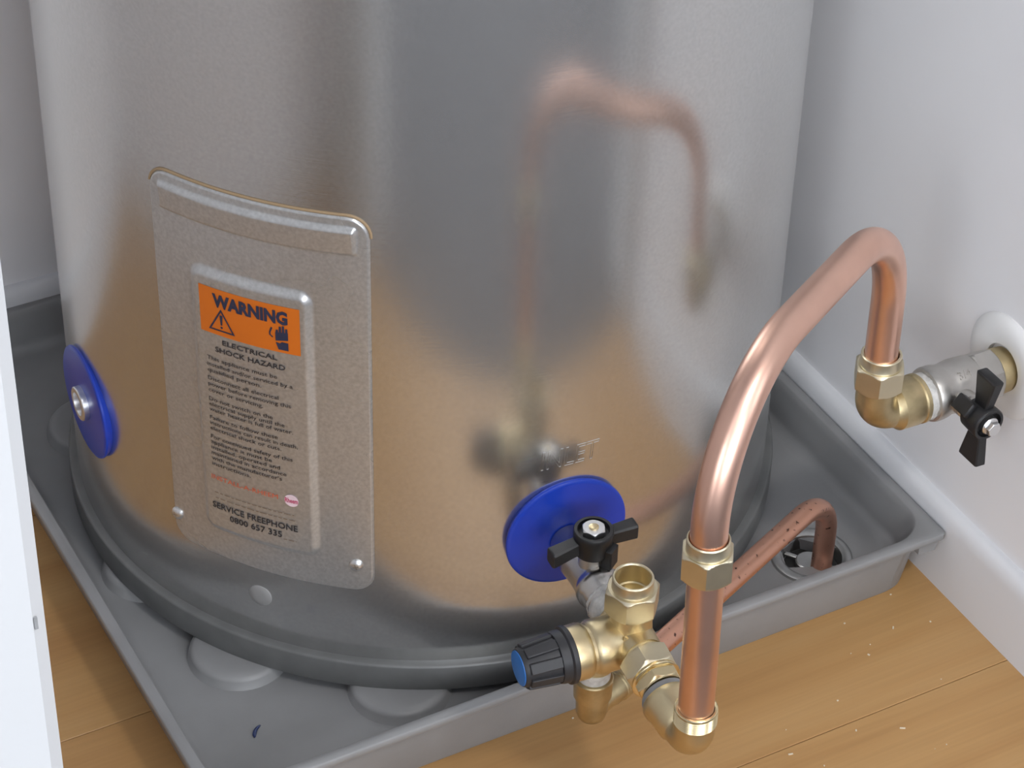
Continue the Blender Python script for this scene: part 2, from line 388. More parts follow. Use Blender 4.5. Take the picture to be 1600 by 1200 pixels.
# gusset tab under the rim at the right front corner
MB().rings([[Vector((0.258, TY0 + dy, TZ - 0.005)), Vector((0.2765, TY0 + dy, TZ - 0.005)), Vector((0.2725, TY0 + dy, TZ - 0.0165)), Vector((0.258, TY0 + dy, TZ - 0.0155))] for dy in (0.0035, 0.010)]).build('gusset', 'tray', tray, smooth=False)
# raised round pads that carry the heater
pc = 0.2555
for a in (-173.4, -146.9, -120.4, -93.5, 0, 33, 66, 93, 120, 147):
    c = Vector((pc * math.cos(R(a)), pc * math.sin(R(a)), ZF - 0.001))
    c.x = max(TX0 + 0.062, min(TX1 - 0.062, c.x)); c.y = max(TY0 + 0.060, min(TY1 - 0.062, c.y))
    pm = MB(); pr = 0.0355
    prof = [(0, pr + 0.002), (0.0010, pr + 0.0006), (0.0072, pr - 0.0010), (0.0092, pr - 0.0022), (0.0104, pr - 0.0045), (0.0107, pr - 0.009)]
    pm.lathe(c, (0, 0, 1), prof, 40); pm.build('raised_pad', 'tray', tray, sharp=60)
# drain fitting
dm = MB()
dm.lathe(dc, (0, 0, 1), [(0.0, 0.0305), (0.0022, 0.030), (0.0030, 0.0285), (0.0026, 0.0245), (0.0016, 0.0225), (-0.003, 0.0212), (-0.0095, 0.0205)], 48, False, True)
df = dm.build('drain_fitting', 'drainsteel', tray)
cr = MB(); 
for k in range(2):
    a = R(35 + 90 * k); X = Vector((math.cos(a), math.sin(a), 0)); Y = Vector((-X.y, X.x, 0))
    cr.box(dc + Vector((0, 0, -0.0045)), (0.0205, 0.0017, 0.0012), (X, Y, Vector((0, 0, 1))), bev=0.0006)
cr.lathe(dc + Vector((-0.001, 0.001, -0.007)), (0, 0, 1), [(0, 0.010), (0.0035, 0.010), (0.0042, 0.009), (0.0042, 0.0)], 32)
cr.build('drain_grate', 'drainsteel', df)
dk = MB(); dk.lathe(dc + Vector((0, 0, 0)), (0, 0, 1), [(-0.0094, 0.0203), (-0.0093, 0.0203)], 32); dk.build('drain_seat', 'dark', df)  # near-black seat; the shade down the drain is put into its colour

# ------------------------------------------------------------------ water heater
ZB0, ZB1 = 0.0312, 0.0530
heater = thing('water_heater', (0, 0, ZB0), 'tall galvanised steel hot water cylinder with orange warning sticker', 'water heater')
mb = MB()
prof = [(ZB1 - 0.004 - ZB0, RT - 0.002), (ZB1 - ZB0, RT)]
z = ZB1
while z < 1.30: z += 0.05; prof.append((z - ZB0, RT))
zt = z - ZB0
for k in range(1, 7):
    a = k / 6 * math.pi / 2; prof.append((zt + 0.03 * math.sin(a), RT - 0.03 * (1 - math.cos(a))))
prof.append((zt + 0.045, 0.0))
mb.lathe((0, 0, ZB0), (0, 0, 1), prof, 360, True, False)
body = mb.build('tank_body', 'tank', heater, sharp=50)
mb = MB(); RB = 0.2665
mb.lathe((0, 0, ZB0), (0, 0, 1), [(0, RB - 0.004), (0.0, RB - 0.0005), (0.001, RB), (0.0200, RB), (0.0212, RB - 0.0006), (0.0218, RB - 0.0018), (0.0219, RT + 0.0005), (0.0219, RT - 0.004)], 300)
mb.build('base_ring', 'base', heater, sharp=40)

def cyl(u, z, r_, a0=-141.3):
    """panel coordinates: u metres along the arc from angle a0, height z, radius r_"""
    a = R(a0) + u / 0.2667
    return Vector((r_ * math.cos(a), r_ * math.sin(a), z))
# access panel: one pressed sheet (rib along the top, raised centre field)
PU0, PU1, PZ0, PZ1 = -0.0722, 0.0812, 0.1154, 0.4150
def sd_rr(u, z, u0, u1, z0, z1, r_):
    cx, cz, hx, hz = (u0 + u1) / 2, (z0 + z1) / 2, (u1 - u0) / 2 - r_, (z1 - z0) / 2 - r_
    dx, dz = abs(u - cx) - hx, abs(z - cz) - hz
    return r_ - (math.hypot(max(dx, 0), max(dz, 0)) + min(max(dx, dz), 0))   # >0 inside
def sm(x): x = max(0, min(1, x)); return x * x * (3 - 2 * x)
def panel_h(u, z):
    d = sd_rr(u, z, PU0, PU1, PZ0, PZ1, 0.015)
    h = 0.0016 * sm(d / 0.0016) if d < 0.0016 else 0.0016
    h += 0.0032 * sm(sd_rr(u, z, -0.0425, 0.0450, 0.1405, 0.3570, 0.010) / 0.0060)
    ru = sm((u + 0.0645) / 0.003) * sm((0.0735 - u) / 0.003)
    h += ru * 0.0030 * sm((0.4085 - z) / 0.0030) * (0.55 * sm((z - 0.3880) / 0.0015) + 0.45 * max(0.0, min(1.0, (z - 0.3880) / 0.0165)))
    return h
NU, NZ = 170, 300; rows = []
for i in range(NZ + 1):
    z = PZ0 + (PZ1 - PZ0) * (0.5 - 0.5 * math.cos(math.pi * i / NZ)) * 0.25 + (PZ1 - PZ0) * (i / NZ) * 0.75
    rr_ = 0.015; e = max(0, rr_ - min(z - PZ0, PZ1 - z)); ins = rr_ - math.sqrt(max(0, rr_ ** 2 - e ** 2))
    row = []
    for j in range(NU + 1):
        s_ = j / NU; s_ = s_ * 0.8 + 0.2 * (0.5 - 0.5 * math.cos(math.pi * s_))
        u = PU0 + ins + (PU1 - PU0 - 2 * ins) * s_
        row.append(cyl(u, z, RT + 0.0003 + panel_h(u, z)))
    rows.append(row)
mb = MB(); mb.rings(rows, False, False, False)
panel = mb.build('access_panel', 'panel', heater, sharp=60); panel['label'] = 'pressed metal access cover with warning text'
# brown gasket line showing along the top edge
def outline(u0, u1, z0, z1, r_, n=8):
    P = []
    for cu, cz, a0 in ((u1 - r_, z1 - r_, 0), (u0 + r_, z1 - r_, 90)):
        for k in range(n + 1):
            a = R(a0 + 90 * k / n); P.append((cu + r_ * math.cos(a), cz + r_ * math.sin(a)))
    return P
pts = outline(PU0 - 0.0006, PU1 + 0.0006, PZ0, PZ1 + 0.0006, 0.015)
full = []
for k in range(len(pts) - 1):
    n = 24 if k == 8 else 1
    for q in range(n): full.append((pts[k][0] + (pts[k + 1][0] - pts[k][0]) * q / n, pts[k][1] + (pts[k + 1][1] - pts[k][1]) * q / n))
MB().tube([cyl(u, z, RT + 0.0004) for u, z in full], 0.0009, 8).build('gasket_edge', 'gasket', panel)
RP = RT + 0.0003 + 0.0048          # radius of the raised field
# orange sticker
SU0, SU1, SZ0, SZ1 = -0.0333, 0.0366, 0.3088, 0.3444
def patch(u0, u1, z0, z1, r_, rad, nu=24, nz=10):
    rows = []
    for i in range(nz + 1):
        z = z0 + (z1 - z0) * i / nz
        rows.append([cyl(u0 + (u1 - u0) * j / nu, z, rad) for j in range(nu + 1)])
    return MB().rings(rows, False, False, False)
st = patch(SU0, SU1, SZ0, SZ1, 0.002, RP + 0.00022); 
sticker = st.build('warning_sticker', 'orange', panel)
# ---- lettering -------------------------------------------------------
def text_mesh(s, size=1.0, offset=0.0, extrude=0.0, res=2, outline=0.0, shear=0.0, space=1.0):
    cu = bpy.data.curves.new('lettering', 'FONT'); cu.body = s; cu.size = size; cu.resolution_u = res; cu.offset = offset; cu.extrude = extrude
    cu.shear = shear; cu.space_character = space
    if outline: cu.fill_mode = 'NONE'; cu.bevel_depth = outline; cu.bevel_resolution = 1
    ob = bpy.data.objects.new('lettering_tmp', cu); col.objects.link(ob)
    bpy.context.view_layer.update(); dg = bpy.context.evaluated_depsgraph_get()
    me = bpy.data.meshes.new_from_object(ob.evaluated_get(dg))
    V = [v.co.copy() for v in me.vertices]; F = [tuple(p.vertices) for p in me.polygons]
    bpy.data.objects.remove(ob); bpy.data.curves.remove(cu); bpy.data.meshes.remove(me)
    return V, F
def curved_text(mb, s, u0, u1, zb, cap, rad, bold=0.0, a0=-141.3, **kw):
    """writes s between u0 and u1 (u1 None: natural width), baseline zb, capital height cap"""
    V, F = text_mesh(s, 1.0, bold, **kw)
    x0 = min(v.x for v in V); x1 = max(v.x for v in V); capn = 0.70
    sy = cap / capn; sx = sy * 0.98 if u1 is None else (u1 - u0) / (x1 - x0)
    vs = [cyl(u0 + (v.x - x0) * sx, zb + v.y * sy, rad + v.z * sy, a0) for v in V]
    mb.add(vs, F); return mb
RTX = RP + 0.00045
def letters(name, lines, m, rad=RTX, lab=None):
    mb = MB()
    for ln in lines: curved_text(mb, *ln[:5], rad, *(ln[5:]))
    o = mb.build(name, m, panel, smooth=False)
    if lab: o['label'] = lab
    return o
letters('warning_lettering', [('WARNING', -0.0232, 0.0288, 0.3313, 0.0091, 0.05)], 'navy', RTX + 0.0002)
letters('hazard_lettering', [('ELECTRICAL', -0.0177, 0.0208, 0.3020, 0.0037, 0.018), ('SHOCK HAZARD', -0.0233, 0.0260, 0.2951, 0.0039, 0.018)], 'ink')
body_lines = [('This appliance must be', 287.2, 20.2), ('installed and/or serviced by a', 282.0, 30.5), ('qualified person.', 277.2, 9.0),
              ('Disconnect all electrical', 270.6, 20.5), ('power before removing this', 265.9, 28.8), ('cover or servicing.', 261.0, 9.5),
              ('Do not switch on the', 253.6, 16.0), ('electrical supply until the', 249.3, 24.0), ('water heater is full of water.', 245.0, 29.6),
              ('Failure to follow these', 238.1, 19.0), ('instructions can result in death,', 233.7, 32.4), ('electrical shock or cuts.', 229.2, 21.0),
              ('For continued safety of this', 222.1, 28.5), ('appliance it must be', 217.6, 14.0), ('installed, operated and', 213.1, 19.5),
              ('maintained in accordance', 208.6, 23.9), ('with the manufacturer\u2019s', 204.0, 20.5), ('instructions.', 199.4, -2.0)]
letters('notice_lettering', [(s, -0.0300 - 0.0014 * (287 - z) / 88, u / 1000, z / 1000, 0.0031, 0.006) for s, z, u in body_lines], 'ink')
letters('install_lettering', [('INSTALL-A-RHEEM', -0.0324, 0.0171, 0.1876, 0.0037, 0.0)], 'redink')
letters('freephone_lettering', [('SERVICE FREEPHONE', -0.0330, 0.0303, 0.1626, 0.0051, 0.016), ('0800 657 335', -0.0200, 0.0189, 0.1549, 0.0050, 0.016)], 'ink')
# two lines of print too small to read: short faint strokes
sp = MB()
for zc, u0, u1 in ((0.1764, -0.0306, 0.0282), (0.1718, -0.0303, 0.0285), (0.1540, 0.0200, 0.0290)):
    u = u0
    while u < u1:
        wd = random.uniform(0.0018, 0.0052); e_ = min(u + wd, u1)
        sp.rings([[cyl(u + (e_ - u) * j / 3, zc + dz, RTX) for j in range(4)] for dz in (-0.00028, 0.00028)], False, False, False)
        u = e_ + 0.0012
sp.build('fine_print', 'brownink', panel, smooth=False)
# warning triangle with exclamation mark, shocked hand and bolt
def flat_shape(mb, polys, rad):
    for P in polys: mb.add([cyl(u, z, rad) for u, z in P], [tuple(range(len(P)))])
tri = MB(); A, B_, C_ = (-0.0173, 0.3300), (-0.0268, 0.3124), (-0.0078, 0.3124)
cen = (-0.0173, 0.3183)
inn = lambda p, k=0.74: (cen[0] + (p[0] - cen[0]) * k, cen[1] + (p[1] - cen[1]) * k)
for p, q in ((A, B_), (B_, C_), (C_, A)): flat_shape(tri, [[p, q, inn(q, 0.80), inn(p, 0.80)]], RTX + 0.0002)
flat_shape(tri, [[(-0.0184, 0.3252), (-0.0162, 0.3252), (-0.0167, 0.3176), (-0.0179, 0.3176)], [(-0.0173 + 0.0009 * math.cos(R(45 * k)), 0.3158 + 0.0009 * math.sin(R(45 * k))) for k in range(8)]], RTX + 0.0002)
tri.build('hazard_triangle', 'navy', sticker, smooth=False)
hd = MB(); q = RTX + 0.0002
flat_shape(hd, [[(0.0204, 0.3176), (0.0288, 0.3192), (0.0288, 0.3250), (0.0204, 0.3242)]] +
           [[(0.0206 + 0.0021 * k, 0.3240), (0.0206 + 0.0021 * k + 0.0017, 0.3240), (0.0206 + 0.0021 * k + 0.0016, t), (0.0206 + 0.0021 * k + 0.0002, t)] for k, t in enumerate((0.3262, 0.3290, 0.3298, 0.3280))] +
           [[(0.0204, 0.3166), (0.0232, 0.3160), (0.0246, 0.3174), (0.0288, 0.3172), (0.0288, 0.3112), (0.0222, 0.3112)]] +
           [[(0.0176, 0.3276), (0.0186, 0.3268), (0.0172, 0.3232), (0.0162, 0.3236)], [(0.0162, 0.3236), (0.0172, 0.3238), (0.0172, 0.3206), (0.0162, 0.3212)], [(0.0162, 0.3212), (0.0170, 0.3216), (0.0190, 0.3202), (0.0184, 0.3194)]], q)
hd.build('shock_hand', 'navy', sticker, smooth=False)
lg = MB(); flat_shape(lg, [[(0.0266 + 0.0050 * math.cos(R(15 * k)), 0.1888 + 0.0050 * math.sin(R(15 * k))) for k in range(24)]], RTX)
lgo = lg.build('logo_badge', 'logo', panel, smooth=False); lgo['label'] = 'round pink and white maker badge'
mb = MB(); curved_text(mb, 'Rheem', 0.0222, 0.0312, 0.1872, 0.0038, RTX + 0.0003, 0.02); mb.build('badge_lettering', 'magenta', panel, smooth=False)
# screws of the cover
for (u, z) in ((-0.0682, 0.1370), (0.0690, 0.1390)):
    p = cyl(u, z, RT + 0.0019); n = Vector((p.x, p.y, 0)).normalized()
    s_ = MB(); s_.lathe(p, n, [(-0.0005, 0.0046), (0.0008, 0.0046), (0.0020, 0.0036), (0.0026, 0.0022), (0.0027, 0.0010)], 24)
    so = s_.build('screw', 'steel', panel)
    t = Vector((-n.y, n.x, 0)); zz = Vector((0, 0, 1)); kx = MB()
    for a in (20, 110):
        X = t * math.cos(R(a)) + zz * math.sin(R(a)); Y = n.cross(X)
        kx.box(p + n * 0.00262, (0.0022, 0.0004, 0.00015), (X, Y, n))
    kx.build('screw_slot', 'nickel', panel)
# milky blanking plug below the cover
a = R(-141.8); n = Vector((math.cos(a), math.sin(a), 0))
pl = MB(); pl.lathe(n * RT + Vector((0, 0, 0.0912)), n, [(-0.001, 0.0086), (0.0004, 0.0085), (0.0014, 0.0070), (0.0019, 0.0040), (0.0020, 0.0005)], 32); pl.build('blanking_plug', 'plug', heater)['label'] = 'small milky round plug'
# INLET pressed into the sheet above the cold port
mb = MB()
a0 = -99.9
curved_text(mb, 'INLET', 0.0, 0.0425, 0.2118, 0.0150, RT + 0.0001, 0.0, a0, outline=0.012, shear=0.10, res=3)
mb.build('inlet_lettering', 'tank', heater)
# blue plastic covers round the two ports
def cover(th, z, r_, plug):
    n = Vector((math.cos(R(th)), math.sin(R(th)), 0)); o = n * (RT - 0.0015) + Vector((0, 0, z))
    mb = MB(); mb.lathe(o, n, [(-0.006, r_ - 0.004), (0.0008, r_ - 0.0012), (0.0022, r_ - 0.0002), (0.0028, r_), (0.0040, r_ - 0.0004), (0.0046, r_ - 0.0016), (0.0048, r_ - 0.0030), (0.0048, 0.0125)], 72)
    c = mb.build('port_cover', 'blue', heater, sharp=20); return n, o, c
n1, o1, c1 = cover(-95.64, 0.1560, 0.0432, False); c1['label'] = 'round blue plastic collar behind the inlet valve'
n2, o2, c2 = cover(179.7, 0.1640, 0.0412, True); c2['label'] = 'round blue plastic collar seen edge-on at the left'
mb = MB(); mb.lathe(o2, n2, [(0.004, 0.0125), (0.0085, 0.0125), (0.0092, 0.0117), (0.0092, 0.0085), (0.0045, 0.0080)], 40); mb.build('port_socket', 'steel', heater)

# ------------------------------------------------------------------ inlet line: valve, relief valve, elbow
TH = R(-95.6); N = Vector((math.cos(TH), math.sin(TH), 0)); X = Vector((-N.y, N.x, 0)); Z = Vector((0, 0, 1))
ZA = 0.1502
def ax(t, side=0.0, h=0.0): return N * (RT + t) + X * side + Z * (ZA + h)

def butterfly(parent, base, stem, wing, m_nut, wing_h, wing_t, wl, h0, h1, hub_r, droop=(0, 0), prong=0.0, bolt='nut', neck=0.55):
    """black two-winged handle on a stem"""
    S_, W_ = stem.normalized(), wing.normalized(); T_ = S_.cross(W_)
    mb = MB()
    mb.lathe(base, S_, [(h0, hub_r * 0.86), (h0 + 0.0015, hub_r * 0.95), (h1 - 0.004, hub_r), (h1 - 0.0008, hub_r), (h1, hub_r * 0.95), (h1, hub_r * 0.80), (h1 - 0.004, hub_r * 0.76), (h1 - 0.004, 0.003)], 36)
    for k, sgn in enumerate((1, -1)):
        zc = (h1 - 0.002 + h0) / 2 + 0.001
        def sect(d, hh, tt, dz):
            c = base + S_ * (zc + dz) + W_ * sgn * d; b_ = min(hh, tt) * 0.22
            P = [(-hh, -tt + b_), (-hh + b_, -tt), (hh - b_, -tt), (hh, -tt + b_), (hh, tt - b_), (hh - b_, tt), (-hh + b_, tt), (-hh, tt - b_)]
            return [c + S_ * p + T_ * q for p, q in P]
        dr = droop[k]
        mb.rings([sect(hub_r * 0.5, wing_h * neck * 1.05, wing_t * 0.9, 0), sect(hub_r * 1.02, wing_h * neck, wing_t * 0.85, dr * 0.35), sect(wl * 0.93, wing_h * 0.97, wing_t, dr), sect(wl - 0.0009, wing_h * 0.98, wing_t, dr), sect(wl, wing_h * 0.88, wing_t * 0.84, dr)])
    if prong:
        d = (W_ * 0.75 + T_ * prong).normalized(); Y = S_.cross(d)
        mb.box(base + S_ * (h0 + 0.001) + d * (hub_r * 0.90), (0.0040, 0.0055, 0.0080), (d, Y, S_), bev=0.001)
    hd_ = mb.build('handle', 'black', parent, sharp=40); hd_['label'] = 'black plastic butterfly handle'
    nb = MB()
    if bolt == 'nut':
        nb.hexn(base, S_, h1 - 0.004, h1 + 0.0015, 0.0082, W_, phase=R(10)); nb.build('handle_nut', 'steel', hd_)
        nb = MB(); nb.lathe(base, S_, [(h1, 0.0034), (h1 + 0.0022, 0.0033), (h1 + 0.0026, 0.0026)], 20); nb.build('stem_end', 'brass_bright', hd_)
    else:
        nb.lathe(base, S_, [(h1 - 0.004, 0.0064), (h1 + 0.0012, 0.0064), (h1 + 0.0022, 0.0056)], 24)
        nb.hexn(base, S_, h1 + 0.002, h1 + 0.0062, 0.0053, W_, phase=R(20), ch0=False); nb.build('handle_bolt', 'steel', hd_)
    return hd_

valve = thing('inlet_ball_valve', ax(0.042, 0, -0.0145), 'silver ball valve with black butterfly handle at the blue tank collar', 'valve')
mb = MB()
mb.lathe(ax(0), N, [(0.0035, 0.0118), (0.0042, 0.0125), (0.018, 0.0127), (0.0205, 0.0136), (0.0215, 0.0146), (0.0255, 0.0150), (0.0300, 0.0146), (0.036, 0.0142), (0.048, 0.0142),
                    (0.0505, 0.0146), (0.0525, 0.0158), (0.0560, 0.0160), (0.0585, 0.0155), (0.0600, 0.0146), (0.0720, 0.0148), (0.0735, 0.0140)], 56)
mb.build('valve_body', 'chrome', valve, sharp=35)
mb = MB(); mb.lathe(ax(0.042), Z, [(0.008, 0.0090), (0.0165, 0.0088), (0.0185, 0.0078), (0.0225, 0.0078)], 32); mb.build('gland', 'nickel', valve)
butterfly(valve, ax(0.042), Z, X, 'nut', 0.0058, 0.0054, 0.0300, 0.0215, 0.0405, 0.0132, droop=(0.001, -0.0060), prong=-0.9, neck=0.9)
# frayed thread tape between valve and relief valve
tp = MB(); prof = []
for k in range(13): prof.append((0.0670 + 0.0180 * k / 12, 0.0158 + random.uniform(-0.0008, 0.0012) - 0.001 * abs(k - 6) / 6))
tp.lathe(ax(0), N, prof, 40)
for v in tp.v:
    c = ax(0) + N * (v - ax(0)).dot(N); d = v - c; v += d.normalized() * random.uniform(-0.0006, 0.0007)
tp.build('thread_tape', 'tape', valve, sharp=80)

relief = thing('relief_valve', ax(0.100, -0.0225, -0.075), 'cast brass cold water relief valve with black knob', 'valve')
bc = ax(0.101); AZ = -0.0028                                    # body centre, knob arm slightly low
mb = MB()
mb.lathe(bc, N, [(-0.019, 0.0125), (-0.016, 0.0150), (-0.006, 0.0152), (0.012, 0.0142), (0.021, 0.0135)], 48)       # through line
mb.lathe(bc, Z, [(-0.0155, 0.006), (-0.014, 0.0110), (-0.009, 0.0142), (0.0, 0.0148), (0.012, 0.0140), (0.026, 0.0136)], 48)         # vertical branch
ka = bc + Z * AZ
mb.lathe(ka, -X, [(-0.010, 0.0120), (0.0, 0.0150), (0.008, 0.0168), (0.0105, 0.0180), (0.0250, 0.0183), (0.0270, 0.0176), (0.0282, 0.0166), (0.0300, 0.0166), (0.0312, 0.0178), (0.0335, 0.0184), (0.0415, 0.0182), (0.0425, 0.0170)], 56)
mb.lathe(ka - X * 0.0225, -Z, [(0.0, 0.0115), (0.0165, 0.0115), (0.0180, 0.0108)], 40)
rb = mb.build('valve_body', 'brass', relief, sharp=35)
# pressed-on cast ribs where the body meets the branch
mb = MB(); mb.tube([bc - X * 0.0085 + N * 0.013 + Z * (0.012 - 0.005 * k) - X * 0.0035 * math.sin(k / 6 * math.pi) for k in range(7)], 0.0013, 8); mb.build('cast_seam', 'brass', relief)
# open compression nut on top
NT = 0.0285
def comp_nut(name, parent, o, axis, t0, hexl, coll, rc, bore, hint, phase, m, col_r=0.0128, inside=None):
    mb = MB(); mb.hexn(o, axis, t0, t0 + hexl, rc, hint, phase, bore=bore + 0.0004)
    mb.lathe(o, axis, [(t0 + hexl - 0.001, bore + 0.0002), (t0 + hexl - 0.001, col_r + 0.0008), (t0 + hexl + 0.0005, col_r), (t0 + hexl + coll - 0.0008, col_r), (t0 + hexl + coll, col_r - 0.0006), (t0 + hexl + coll, bore + 0.0005), (t0 + hexl + coll - 0.0008, bore), (t0 + hexl - 0.006, bore), (t0 + hexl - 0.0064, bore - 0.0012), (t0, bore - 0.0012)], 56, False, False)
    return mb.build(name, m, parent, sharp=30)
on = comp_nut('compression_nut', relief, bc, Z, 0.0225, 0.0185, 0.0085, 0.0182, 0.0113, X, R(-6), 'nut', col_r=0.0132); on['label'] = 'open brass compression nut'
mb = MB(); mb.lathe(bc, Z, [(0.024, 0.0101), (0.0262, 0.0101), (0.0262, 0.0005)], 40, False, False); mb.build('bore_floor', 'brass_bright', on)
# hexagon union towards the elbow; the tail dips a little
NT_ = (N - Z * 0.088).normalized()
mb = MB(); mb.lathe(bc, NT_, [(0.010, 0.0140), (0.0260, 0.0138)], 40); mb.hexn(bc, NT_, 0.0225, 0.0380, 0.0182, Z, R(22)); un = mb.build('union_nut', 'nut', relief, sharp=30)
mb = MB(); mb.lathe(bc, NT_, [(0.0375, 0.0156), (0.0400, 0.0162), (0.0406, 0.0155), (0.0408, 0.0136), (0.0500, 0.0134)], 48)
mb.build('union_collar', 'brass_bright', relief)
mb = MB(); mb.hexn(bc, NT_, 0.0405, 0.0490, 0.0156, Z, R(22)); mb.build('union_tail', 'brass_bright', relief, sharp=30)
# knob
mb = MB()
mb.lathe(ka, -X, [(0.0415, 0.0125), (0.0415, 0.0184), (0.0421, 0.0190), (0.0450, 0.0190), (0.0457, 0.0182), (0.0461, 0.0174), (0.0495, 0.0172), (0.0518, 0.0166), (0.0523, 0.0148), (0.0745, 0.0128), (0.0760, 0.0120), (0.0760, 0.0113)], 56)
for k in range(8):
    a = 2 * math.pi * k / 8 + 0.2
    d = Z * math.cos(a) + N * math.sin(a); Y = (-X).cross(d)
    tilt = (-X * 0.0225 - d * 0.0018).normalized(); dd = (d - tilt * d.dot(tilt)).normalized()
    mb.box(ka - X * 0.0624 + d * 0.0138, (0.0106, 0.0036, 0.0018), (tilt, Y, dd), bev=0.0005)
kn = mb.build('knob', 'knob', relief, sharp=35); kn['label'] = 'ribbed black plastic knob with a blue end'
mb = MB(); mb.lathe(ka, -X, [(0.0750, 0.0116), (0.0765, 0.0115), (0.0767, 0.0108)], 40); mb.build('blue_end_cap', 'bluecap', kn)
# discharge elbow below the knob arm
dzc = ka - X * 0.0235
ZD = 0.0935 - dzc.z
mb = MB(); mb.lathe(dzc, Z, [(-0.0265, 0.0100), (-0.0250, 0.0108), (-0.0190, 0.0112), (-0.0165, 0.0120)], 40); mb.build('discharge_thread', 'tape', relief, sharp=60)
dd_dir = Vector((0.9216, 0.3882, 0))
mb = MB()
ec = dzc + Z * ZD
mb.lathe(ec, Z, [(-0.0100, 0.0030), (-0.0092, 0.0060), (-0.0065, 0.0090), (-0.002, 0.0104), (0.0105, 0.0108), (0.0120, 0.0124), (0.0255, 0.0128), (0.0275, 0.0130), (0.0282, 0.0122), (0.0282, 0.0098)], 44)
mb.lathe(ec, dd_dir, [(0.0, 0.0085), (0.014, 0.0090), (0.018, 0.0100), (0.030, 0.0108), (0.0325, 0.0108), (0.0330, 0.0085)], 44)
for k in range(3): mb.lathe(ec, dd_dir, [(0.0250 + 0.0024 * k, 0.0105), (0.0258 + 0.0024 * k, 0.0113), (0.0266 + 0.0024 * k, 0.0105)], 40, False, False)
de = mb.build('discharge_elbow', 'brass_dull', relief, sharp=35); de['label'] = 'small brass elbow under the knob'

# elbow that the copper supply pipe stands in
ET = 0.194
ec2 = ax(ET) - Z * 0.0100; NB = -NT_
elbow = thing('pipe_elbow', ec2 - Z * 0.0128, 'brass threaded elbow at the foot of the copper supply pipe', 'pipe fitting')
def elbow_body(mb, c, a1, a2, r_, l1, l2):
    """swept quarter bend with sphere heel: l1 along a1, l2 along a2"""
    rb_ = r_ * 1.05
    pts = fillet([c + a1 * l1, c, c + a2 * l2], [rb_], 0.0015)
    mb.tube(pts, r_, 44)
mb = MB()
elbow_body(mb, ec2, NB, Z, 0.0126, 0.024, 0.023)
mb.lathe(ec2, NB, [(0.0115, 0.0120), (0.0150, 0.0130), (0.0170, 0.0146), (0.0300, 0.0156), (0.0325, 0.0166), (0.0365, 0.0168), (0.0378, 0.0160), (0.0380, 0.0138)], 52)
mb.build('elbow_body', 'brass', elbow, sharp=35)
mb = MB(); mb.lathe(ec2, NB, [(0.0375, 0.0148), (0.0410, 0.0153), (0.0425, 0.0146)], 44); mb.build('sealing_washer', 'tray', elbow)
th_ = [(0.0205, 0.0118), (0.0210, 0.0132)]
for k in range(6): th_ += [(0.0214 + 0.0016 * k, 0.0135), (0.0221 + 0.0016 * k, 0.0129)]
th_ += [(0.0313, 0.0134), (0.0320, 0.0132), (0.0324, 0.0126), (0.0322, 0.0113), (0.0230, 0.0111)]
mb = MB(); mb.lathe(ec2, Z, th_, 56, False, False); mb.build('elbow_thread', 'brass_bright', elbow, sharp=25)

# ------------------------------------------------------------------ copper supply pipe
A2 = Vector((-0.0439, -0.4479, 0)); E2 = Vector((0.180, -0.308, 0)); pd = (E2 - A2).normalized(); PL = (E2 - A2).length
def pp(s_, z): return A2 + pd * s_ + Z * z
WE = Vector((0.180, -0.308, 0.2155))          # wall elbow centre
supply = thing('copper_supply_pipe', tuple(ec2 + Z * 0.022), 'bent copper supply pipe arching over to the wall valve', 'pipe')
foot = ec2 + Z * 0.0215
path = fillet([foot, pp(-0.0045, 0.4090), pp(0.2580, 0.3820), WE + Z * 0.020], [0.085, 0.084])
mb = MB(); mb.tube(path, 0.0110, 40)
mb.build('copper_tube', 'copper', supply, sharp=60)
axn = (pp(-0.0045, 0.4090) - foot).normalized()
tn = (0.2805 - foot.z) / axn.z
nut = comp_nut('compression_nut', supply, foot, axn, tn, 0.0195, 0.0085, 0.0168, 0.01135, X, R(2), 'nut')
nut['label'] = 'loose hexagonal compression nut slid up the pipe'

# ------------------------------------------------------------------ copper discharge pipe to the tray drain
dp0 = ec + dd_dir * 0.020
dL = (Vector((0.2025, -0.2470, 0)) - Vector((ec.x, ec.y, 0))).dot(dd_dir)
cor = ec + dd_dir * dL
dis = thing('copper_drain_pipe', (cor.x, cor.y, 0.010), 'thin weathered copper drain pipe bending down into the tray drain', 'pipe')
mb = MB(); mb.tube(fillet([dp0, cor, Vector((cor.x + 0.001, cor.y + 0.001, 0.0155))], [0.040]), 0.0078, 32)
mb.build('copper_tube', 'copper_old', dis, sharp=60)

# ------------------------------------------------------------------ wall side: elbow, valve, cover plate
XN = Vector((-1, 0, 0)); WP = Vector((XW, -0.308, 0.2155)); YN = Vector((0, -1, 0))
def wl(s_): return WP + XN * s_
wv = thing('wall_ball_valve', tuple(wl(0.037) - Z * 0.019), 'dull nickel ball valve with black butterfly handle on the white wall', 'valve')
mb = MB()
mb.lathe(wl(0), XN, [(0.0060, 0.0120), (0.0285, 0.0150), (0.0300, 0.0172), (0.0320, 0.0180), (0.0400, 0.0186), (0.0440, 0.0187), (0.0500, 0.0180), (0.0535, 0.0176), (0.0580, 0.0188), (0.0610, 0.0192), (0.0655, 0.0192), (0.0672, 0.0186), (0.0676, 0.0170), (0.0676, 0.0140)], 56)
mb.hexn(wl(0), XN, 0.0125, 0.0300, 0.0190, Z, R(8))
mb.build('valve_body', 'nickel', wv, sharp=33)
